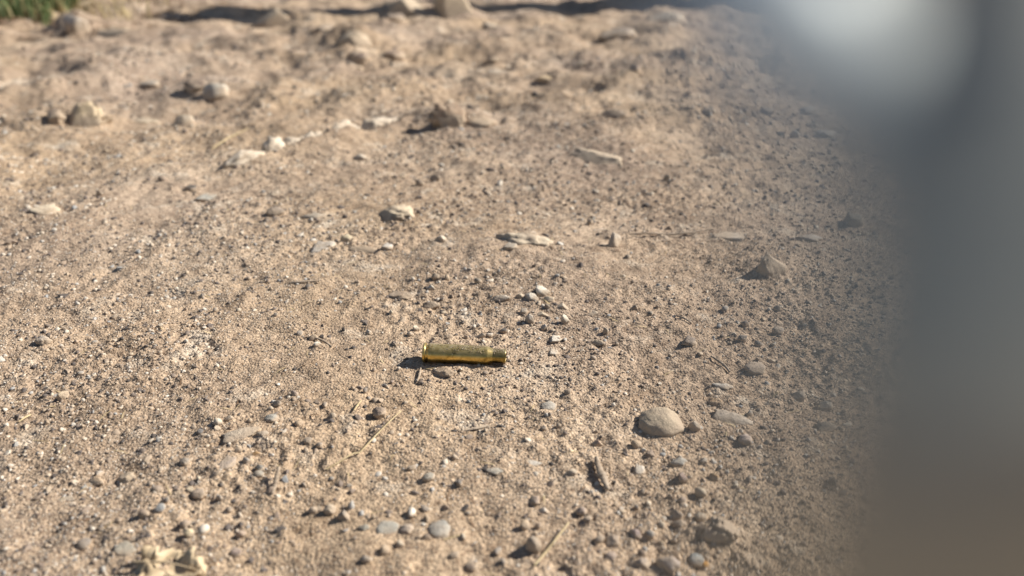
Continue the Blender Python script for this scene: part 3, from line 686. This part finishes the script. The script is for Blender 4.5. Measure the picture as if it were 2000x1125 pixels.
# ------------------------------------------------------------------ bent grey metal bar close by on the right, far out of focus
def cam_pt(px, py, t):
    d = ray(px, py); return np.array([0, 0, CAM_H]) + t * d
ROD = [(2120, -420, .0122, 350), (2070, -200, .0120, 350), (2020, 0, .0119, 340), (2005, 120, .0118, 350), (1985, 250, .0117, 370), (1945, 400, .0117, 385), (1955, 600, .0116, 400), (1970, 760, .0115, 415), (1930, 940, .0113, 430), (1845, 1200, .0111, 435)]
pts = [cam_pt(a, b, t) for a, b, t, r in ROD]; rad = [r / 1400 * t for a, b, t, r in ROD]
last = pts[-1]
for zz in (.16, .10, .05, -.01): pts.append(np.array([last[0] + (last[2] - zz) * .02, last[1], zz])); rad.append(rad[len(ROD) - 1])
pts = pts[::-1]; rad = rad[::-1]
rod = bpy.data.objects.new('metal_bar', None); col.objects.link(rod); rod.empty_display_size = .01
rod.location = pts[0]
tag(rod, 'smooth grey metal bar with end added for the glow, far out of focus at right edge', 'metal bar')
bar = tube('bar', [p - pts[0] for p in pts], [q * .3 for q in rad], M_STEEL, seg=48, ref=(1, 0, 0), flat=3.3); bar.parent = rod
KN = [(1465, -210, .0194, 60), (1475, -170, .0190, 130), (1490, -90, .0181, 175), (1515, 10, .0170, 185), (1560, 110, .0157, 190), (1640, 230, .0143, 190), (1760, 400, .0124, 160)]
kp = [cam_pt(a, b, t) - pts[0] for a, b, t, r in KN]
knob = tube('glow_end', kp[::-1], [.62 * r / 1400 * t for a, b, t, r in KN][::-1], M_BRIGHT, seg=64, ref=(1, 0, 0), flat=1.6); knob.parent = rod  # end added and leaned back to catch the sun as a glow

# ------------------------------------------------------------------ unseen post, grass and litter at the far edge
def shade_post():                                     # unseen; added beyond the top edge to cast the shadow strip
    gx, gy, gz = -.97, 2.96, .01                       # where the shadow of its top ends
    x, y = gx + 3.2 * math.cos(SUN_AZ), gy + 3.2 * math.sin(SUN_AZ); z = float(height(np.array([x]), np.array([y]))[0])
    pts = [(x + .012 * math.sin(k * 2.1), y + .01 * math.cos(k * 1.7), z - .1 + (3.2 * math.tan(SUN_EL) + gz - z + .1) * k / 9) for k in range(10)]
    o = tube('shade_post', pts, [.38 - .004 * k for k in range(10)], M_BARK, seg=20, ref=(1, 0, 0), jitter=.03)
    tag(o, 'unseen thick wooden post added beyond the top edge to cast the dark shadow strip', 'post')
shade_post()
def blades(name, n, region, hgt, wid, lean, mat, lie=False, seed=3, soft=0.0, flat=1.0):
    rg = np.random.default_rng(seed); vs = []; fs = []
    x0, x1, y0, y1 = region; k = 0; made = 0
    while made < n and k < n * 6:
        k += 1
        x = rg.uniform(x0, x1); y = rg.uniform(y0, y1)
        if noise2(np.array([x * 4]), np.array([y * 4]), seed)[0] < -.12: continue
        edge = (y - y0) - .10 * noise2(np.array([x * 5]), np.array([0.3]), 9)[0] * 3 - max(0, x + 1.50 - soft * rg.uniform(0, 1) ** 2 * 2 + .55 * (y - 2.45)) * 9
        if not lie and edge < 0: continue
        z = float(height(np.array([x]), np.array([y]), False)[0])
        a = rg.uniform(0, 2 * math.pi); h = hgt * rg.uniform(.5, 1.25); w_ = wid * rg.uniform(.6, 1.3); ln = rg.uniform(.1, 1) * lean
        d = np.array([math.cos(a), math.sin(a), 0]); s = np.array([-math.sin(a), math.cos(a), 0]) * w_ / 2
        b = np.array([x, y, z]); up = np.array([0, 0, 1.0])
        if lie: m = b + d * h * .5 + up * (.004 + rg.uniform(0, .012)) * flat; t = b + d * h + up * rg.uniform(0, .01) * flat
        else: m = b + up * h * .6 + d * h * .25 * ln; t = b + up * h * .92 + d * h * .8 * ln
        o_ = len(vs) * 5; vs.append(np.array([b - s, b + s, m + s * .8, m - s * .8, t])); fs += [(o_, o_ + 1, o_ + 2), (o_, o_ + 2, o_ + 3), (o_ + 3, o_ + 2, o_ + 4)]
        made += 1
    return link(name, mesh_np(name, np.concatenate(vs), np.array(fs), False), mat)
tag(blades('grass', 5200, (-3.2, -1.35, 2.42, 4.2), .085, .006, .8, M_GRASS), 'green grass at the top left corner', 'grass', kind='stuff')
tag(blades('dry_grass', 1500, (-3.2, -1.2, 2.4, 4.2), .075, .005, 1.3, M_DRY, seed=12, soft=.25), 'dry yellow grass blades mixed into the green grass', 'grass', kind='stuff')
tag(blades('dry_litter', 900, (-2.1, -1.15, 2.2, 3.6), .09, .006, 1, M_LITTER, lie=True, seed=8), 'brown dry litter strewn beside the grass at top left', 'litter', kind='stuff')

tag(blades('plant_fibres', 380, (-.5, .42, .2, 1.1), .010, .0007, 1, M_STRAW, lie=True, seed=15, flat=.12), 'tiny broken plant fibres strewn over the ground', 'plant fibres', kind='stuff')
tag(blades('dark_fibres', 260, (-.5, .42, .2, 1.1), .008, .0011, 1, M_LITTER, lie=True, seed=16, flat=.12), 'tiny dark bits of rotted plant strewn over the ground', 'plant fibres', kind='stuff')

# ------------------------------------------------------------------ more pebbles, each one a thing
LAND = [('the cartridge case', 905, 700), ('the round tan stone', 1292, 820), ('the bark chip', 1173, 932), ('the long straw', 712, 865), ('the short straw', 1077, 1070), ('the triangular rock', 1503, 518),
        ('the white stone chip', 1194, 472), ('the pale stone cluster', 1055, 600), ('the dry leaf', 335, 1100), ('the brown twig', 1310, 460), ('the speckled grey pebble', 1072, 793), ('the pinkish pebble', 1474, 720),
        ('the three cream pebbles', 430, 826), ('the light stone at far left', 87, 665), ('the flat grey pebble', 610, 422), ('the cream embedded rock', 775, 405), ('the long pale slab', 1022, 460), ('the lower left bark sliver', 540, 950),
        ('the pale low rock', 1170, 292), ('the brown clod', 890, 225), ('the grey stone sliver', 590, 552), ('the domed grey stone', 860, 1025), ('the large tan rock', 1415, 1030), ('the orange tan crumb', 190, 940), ('the grey white flat stone', 628, 480)]
COLS = [('dark grey', (.15, .14, .135)), ('dark brown', (.19, .145, .12)), ('grey', (.3, .29, .28)), ('mauve brown', (.32, .25, .22)), ('tan', (.44, .34, .24)), ('cream', (.58, .5, .39)), ('white', (.68, .63, .55)), ('slate grey', (.25, .255, .255))]
CW = [26, 16, 12, 12, 16, 12, 6, 4]
rnd = random.Random(42); want = 150; made = []
tries = 0
while len(made) < want and tries < 6000:
    tries += 1
    px = rnd.uniform(10, 1640); py = rnd.uniform(330, 1115)
    if rnd.random() < .5:
        gx_, gy_, gs_ = rnd.choice([(440, 890, 70), (1350, 960, 80), (1410, 650, 60), (1080, 620, 60), (820, 1030, 80), (540, 600, 70), (700, 760, 60), (1230, 1060, 70), (300, 1000, 80)])
        px = rnd.gauss(gx_, gs_); py = rnd.gauss(gy_, gs_ * .5)
        if not (10 < px < 1600 and 340 < py < 1118): continue
    if rnd.random() > 0.25 + .75 * (py - 330) / 790: continue
    if px > 1560 - max(0, py - 900) * .5: continue
    if 770 < px < 1010 and 655 < py < 735: continue
    x, y, z, k = ground_at(px, py); s = rnd.choice([1.2, 1.4, 1.7, 2.0, 2.4, 2.9]) * MM * (1 + .5 * smooth01(.5, 1.0, k))
    if any((x - a) ** 2 + (y - b) ** 2 < (s + c) ** 2 for a, b, c in STONES_XY): continue
    ci = rnd.choices(range(len(COLS)), CW)[0]
    o = link('pebble', SMALL[rnd.randrange(len(SMALL))])
    zf = rnd.uniform(.5, .95); o.scale = (s, s * rnd.uniform(.65, 1), s * zf)
    o.rotation_euler = (rnd.uniform(-.3, .3), rnd.uniform(-.3, .3), rnd.uniform(0, 6.28))
    o.location = (x, y, z + s * zf * .55); c = COLS[ci][1]; v = rnd.uniform(.85, 1.15); o.color = (c[0] * v, c[1] * v, c[2] * v, 1)
    STONES_XY.append((x, y, s)); made.append((o, px, py, ci, s * 1400 / k * 2))
by = {}
for (o, px, py, ci, wp) in made:
    nm, lx, ly = min(LAND, key=lambda q: (q[1] - px) ** 2 + (1.4 * (q[2] - py)) ** 2)
    dx, dy = px - lx, (py - ly) * 1.3
    side = ('right of' if dx > 0 else 'left of') if abs(dx) > abs(dy) else ('in front of' if dy > 0 else 'behind')
    by.setdefault((COLS[ci][0], side, nm), []).append((math.hypot(dx, dy), o))
ORD = ['', 'second ', 'third ', 'fourth ', 'fifth ', 'sixth ', 'seventh ', 'eighth ', 'ninth ']
for (cn, side, nm), l in by.items():
    l.sort(key=lambda q: q[0])
    for i, (d, o) in enumerate(l):
        tag(o, '%ssmall %s pebble %s %s' % (('nearest ' if len(l) > 1 else '') if i == 0 else ORD[i] + 'nearest ', cn, side, nm), 'pebble', GROUND_PEBBLES)

# ------------------------------------------------------------------ loose grit and sand: too many to count, scattered with geometry nodes
src = bpy.data.collections.new('grit_shapes')
for i in range(8):
    me = rock_mesh('grit_shape', 700 + i, 1, .4, 4 if i % 2 else 0, .1, smooth=(i % 3 == 0)); me.materials.append(M_GRAIN)
    so = bpy.data.objects.new('grit_shape', me); src.objects.link(so)
src2 = bpy.data.collections.new('crumb_shapes')
M_CRUMB = grain_material([(0.0, (0.075, 0.065, 0.06)), (0.25, (0.17, 0.14, 0.125)), (0.45, (0.34, 0.26, 0.195)), (0.7, (0.48, 0.38, 0.28)), (0.9, (0.64, 0.57, 0.48)), (1.0, (0.3, 0.3, 0.3))])
for i in range(8):
    me = rock_mesh('crumb_shape', 760 + i, 2 if i % 2 else 1, .4, 6 if i % 2 else 3, .14, smooth=(i % 2 == 0)); me.materials.append(M_CRUMB)
    so = bpy.data.objects.new('crumb_shape', me); src2.objects.link(so)
def scatter(name, n, rmin, rmax, smin, smax, power, label, seed, clump=9.0, thr=-1.0, src=src, grow=.8, spread=.35, sunk=.25, flat=1.0):
    rg = np.random.default_rng(seed)
    r = np.exp(rg.uniform(math.log(rmin), math.log(rmax), n)); th = rg.uniform(-R(46), R(46), n)
    x = r * np.sin(th); y = r * np.cos(th)
    dens = noise2(x * clump, y * clump, seed + 40) + .5 * noise2(x * clump * 3, y * clump * 3, seed + 41)
    keep = dens + rg.uniform(-spread, spread, n) > thr
    keep &= ~((np.abs(x - cx) < .026) & (np.abs(y - cy) < .0052))
    x = x[keep]; y = y[keep]; r = r[keep]; n = len(x)
    s = smin + (smax - smin) * rg.uniform(0, 1, n) ** power
    s *= np.clip(r / .45, .8, 4.0) ** grow
    z = height(x, y) + s * sunk
    me = bpy.data.meshes.new(name); me.vertices.add(n); me.vertices.foreach_set('co', np.stack([x, y, z], 1).astype(np.float32).ravel())
    a = me.attributes.new('grain_scale', 'FLOAT_VECTOR', 'POINT')
    sv = np.stack([s, s * rg.uniform(.6, 1, n), s * rg.uniform(.5, .95, n) * flat], 1); a.data.foreach_set('vector', sv.astype(np.float32).ravel())
    b = me.attributes.new('grain_turn', 'FLOAT_VECTOR', 'POINT'); b.data.foreach_set('vector', np.stack([rg.uniform(-.6, .6, n), rg.uniform(-.6, .6, n), rg.uniform(0, 6.28, n)], 1).astype(np.float32).ravel())
    o = link(name, me)
    ng = bpy.data.node_groups.new(name, 'GeometryNodeTree')
    ng.interface.new_socket('Geometry', in_out='INPUT', socket_type='NodeSocketGeometry'); ng.interface.new_socket('Geometry', in_out='OUTPUT', socket_type='NodeSocketGeometry')
    N = ng.nodes; L = ng.links
    gi = N.new('NodeGroupInput'); go = N.new('NodeGroupOutput'); ip = N.new('GeometryNodeInstanceOnPoints')
    ci = N.new('GeometryNodeCollectionInfo'); ci.inputs['Collection'].default_value = src; ci.inputs['Separate Children'].default_value = True; ci.inputs['Reset Children'].default_value = True
    def attr(nm):
        q = N.new('GeometryNodeInputNamedAttribute'); q.data_type = 'FLOAT_VECTOR'; q.inputs['Name'].default_value = nm; return q.outputs[0]
    L.new(gi.outputs[0], ip.inputs['Points']); L.new(ci.outputs[0], ip.inputs['Instance']); ip.inputs['Pick Instance'].default_value = True
    rv = N.new('FunctionNodeRandomValue'); rv.data_type = 'INT'; rv.inputs[4].default_value = 0; rv.inputs[5].default_value = 7; L.new(rv.outputs[2], ip.inputs['Instance Index'])
    L.new(attr('grain_scale'), ip.inputs['Scale'])
    er = N.new('FunctionNodeEulerToRotation'); L.new(attr('grain_turn'), er.inputs[0]); L.new(er.outputs[0], ip.inputs['Rotation'])
    L.new(ip.outputs[0], go.inputs[0])
    md = o.modifiers.new('scatter', 'NODES'); md.node_group = ng
    tag(o, label, 'grit', kind='stuff')
    return o
scatter('sand_grains', 250000, .14, 1.5, .00022, .00072, 1.5, 'fine loose sand grains covering the whole ground', 31, thr=-.06, clump=6.5)
scatter('grit', 90000, .14, 2.2, .0005, .0019, 3.4, 'loose grit and crumbs scattered over the ground', 33, clump=6.0, thr=-.02, src=src2, spread=.35, sunk=.1)
scatter('soil_crumbs', 4500, .25, 3.2, .0013, .0036, 3.2, 'larger soil crumbs lying between the stones', 35, clump=5.0, thr=0.05, src=src2, grow=.8, sunk=.0, flat=.75)
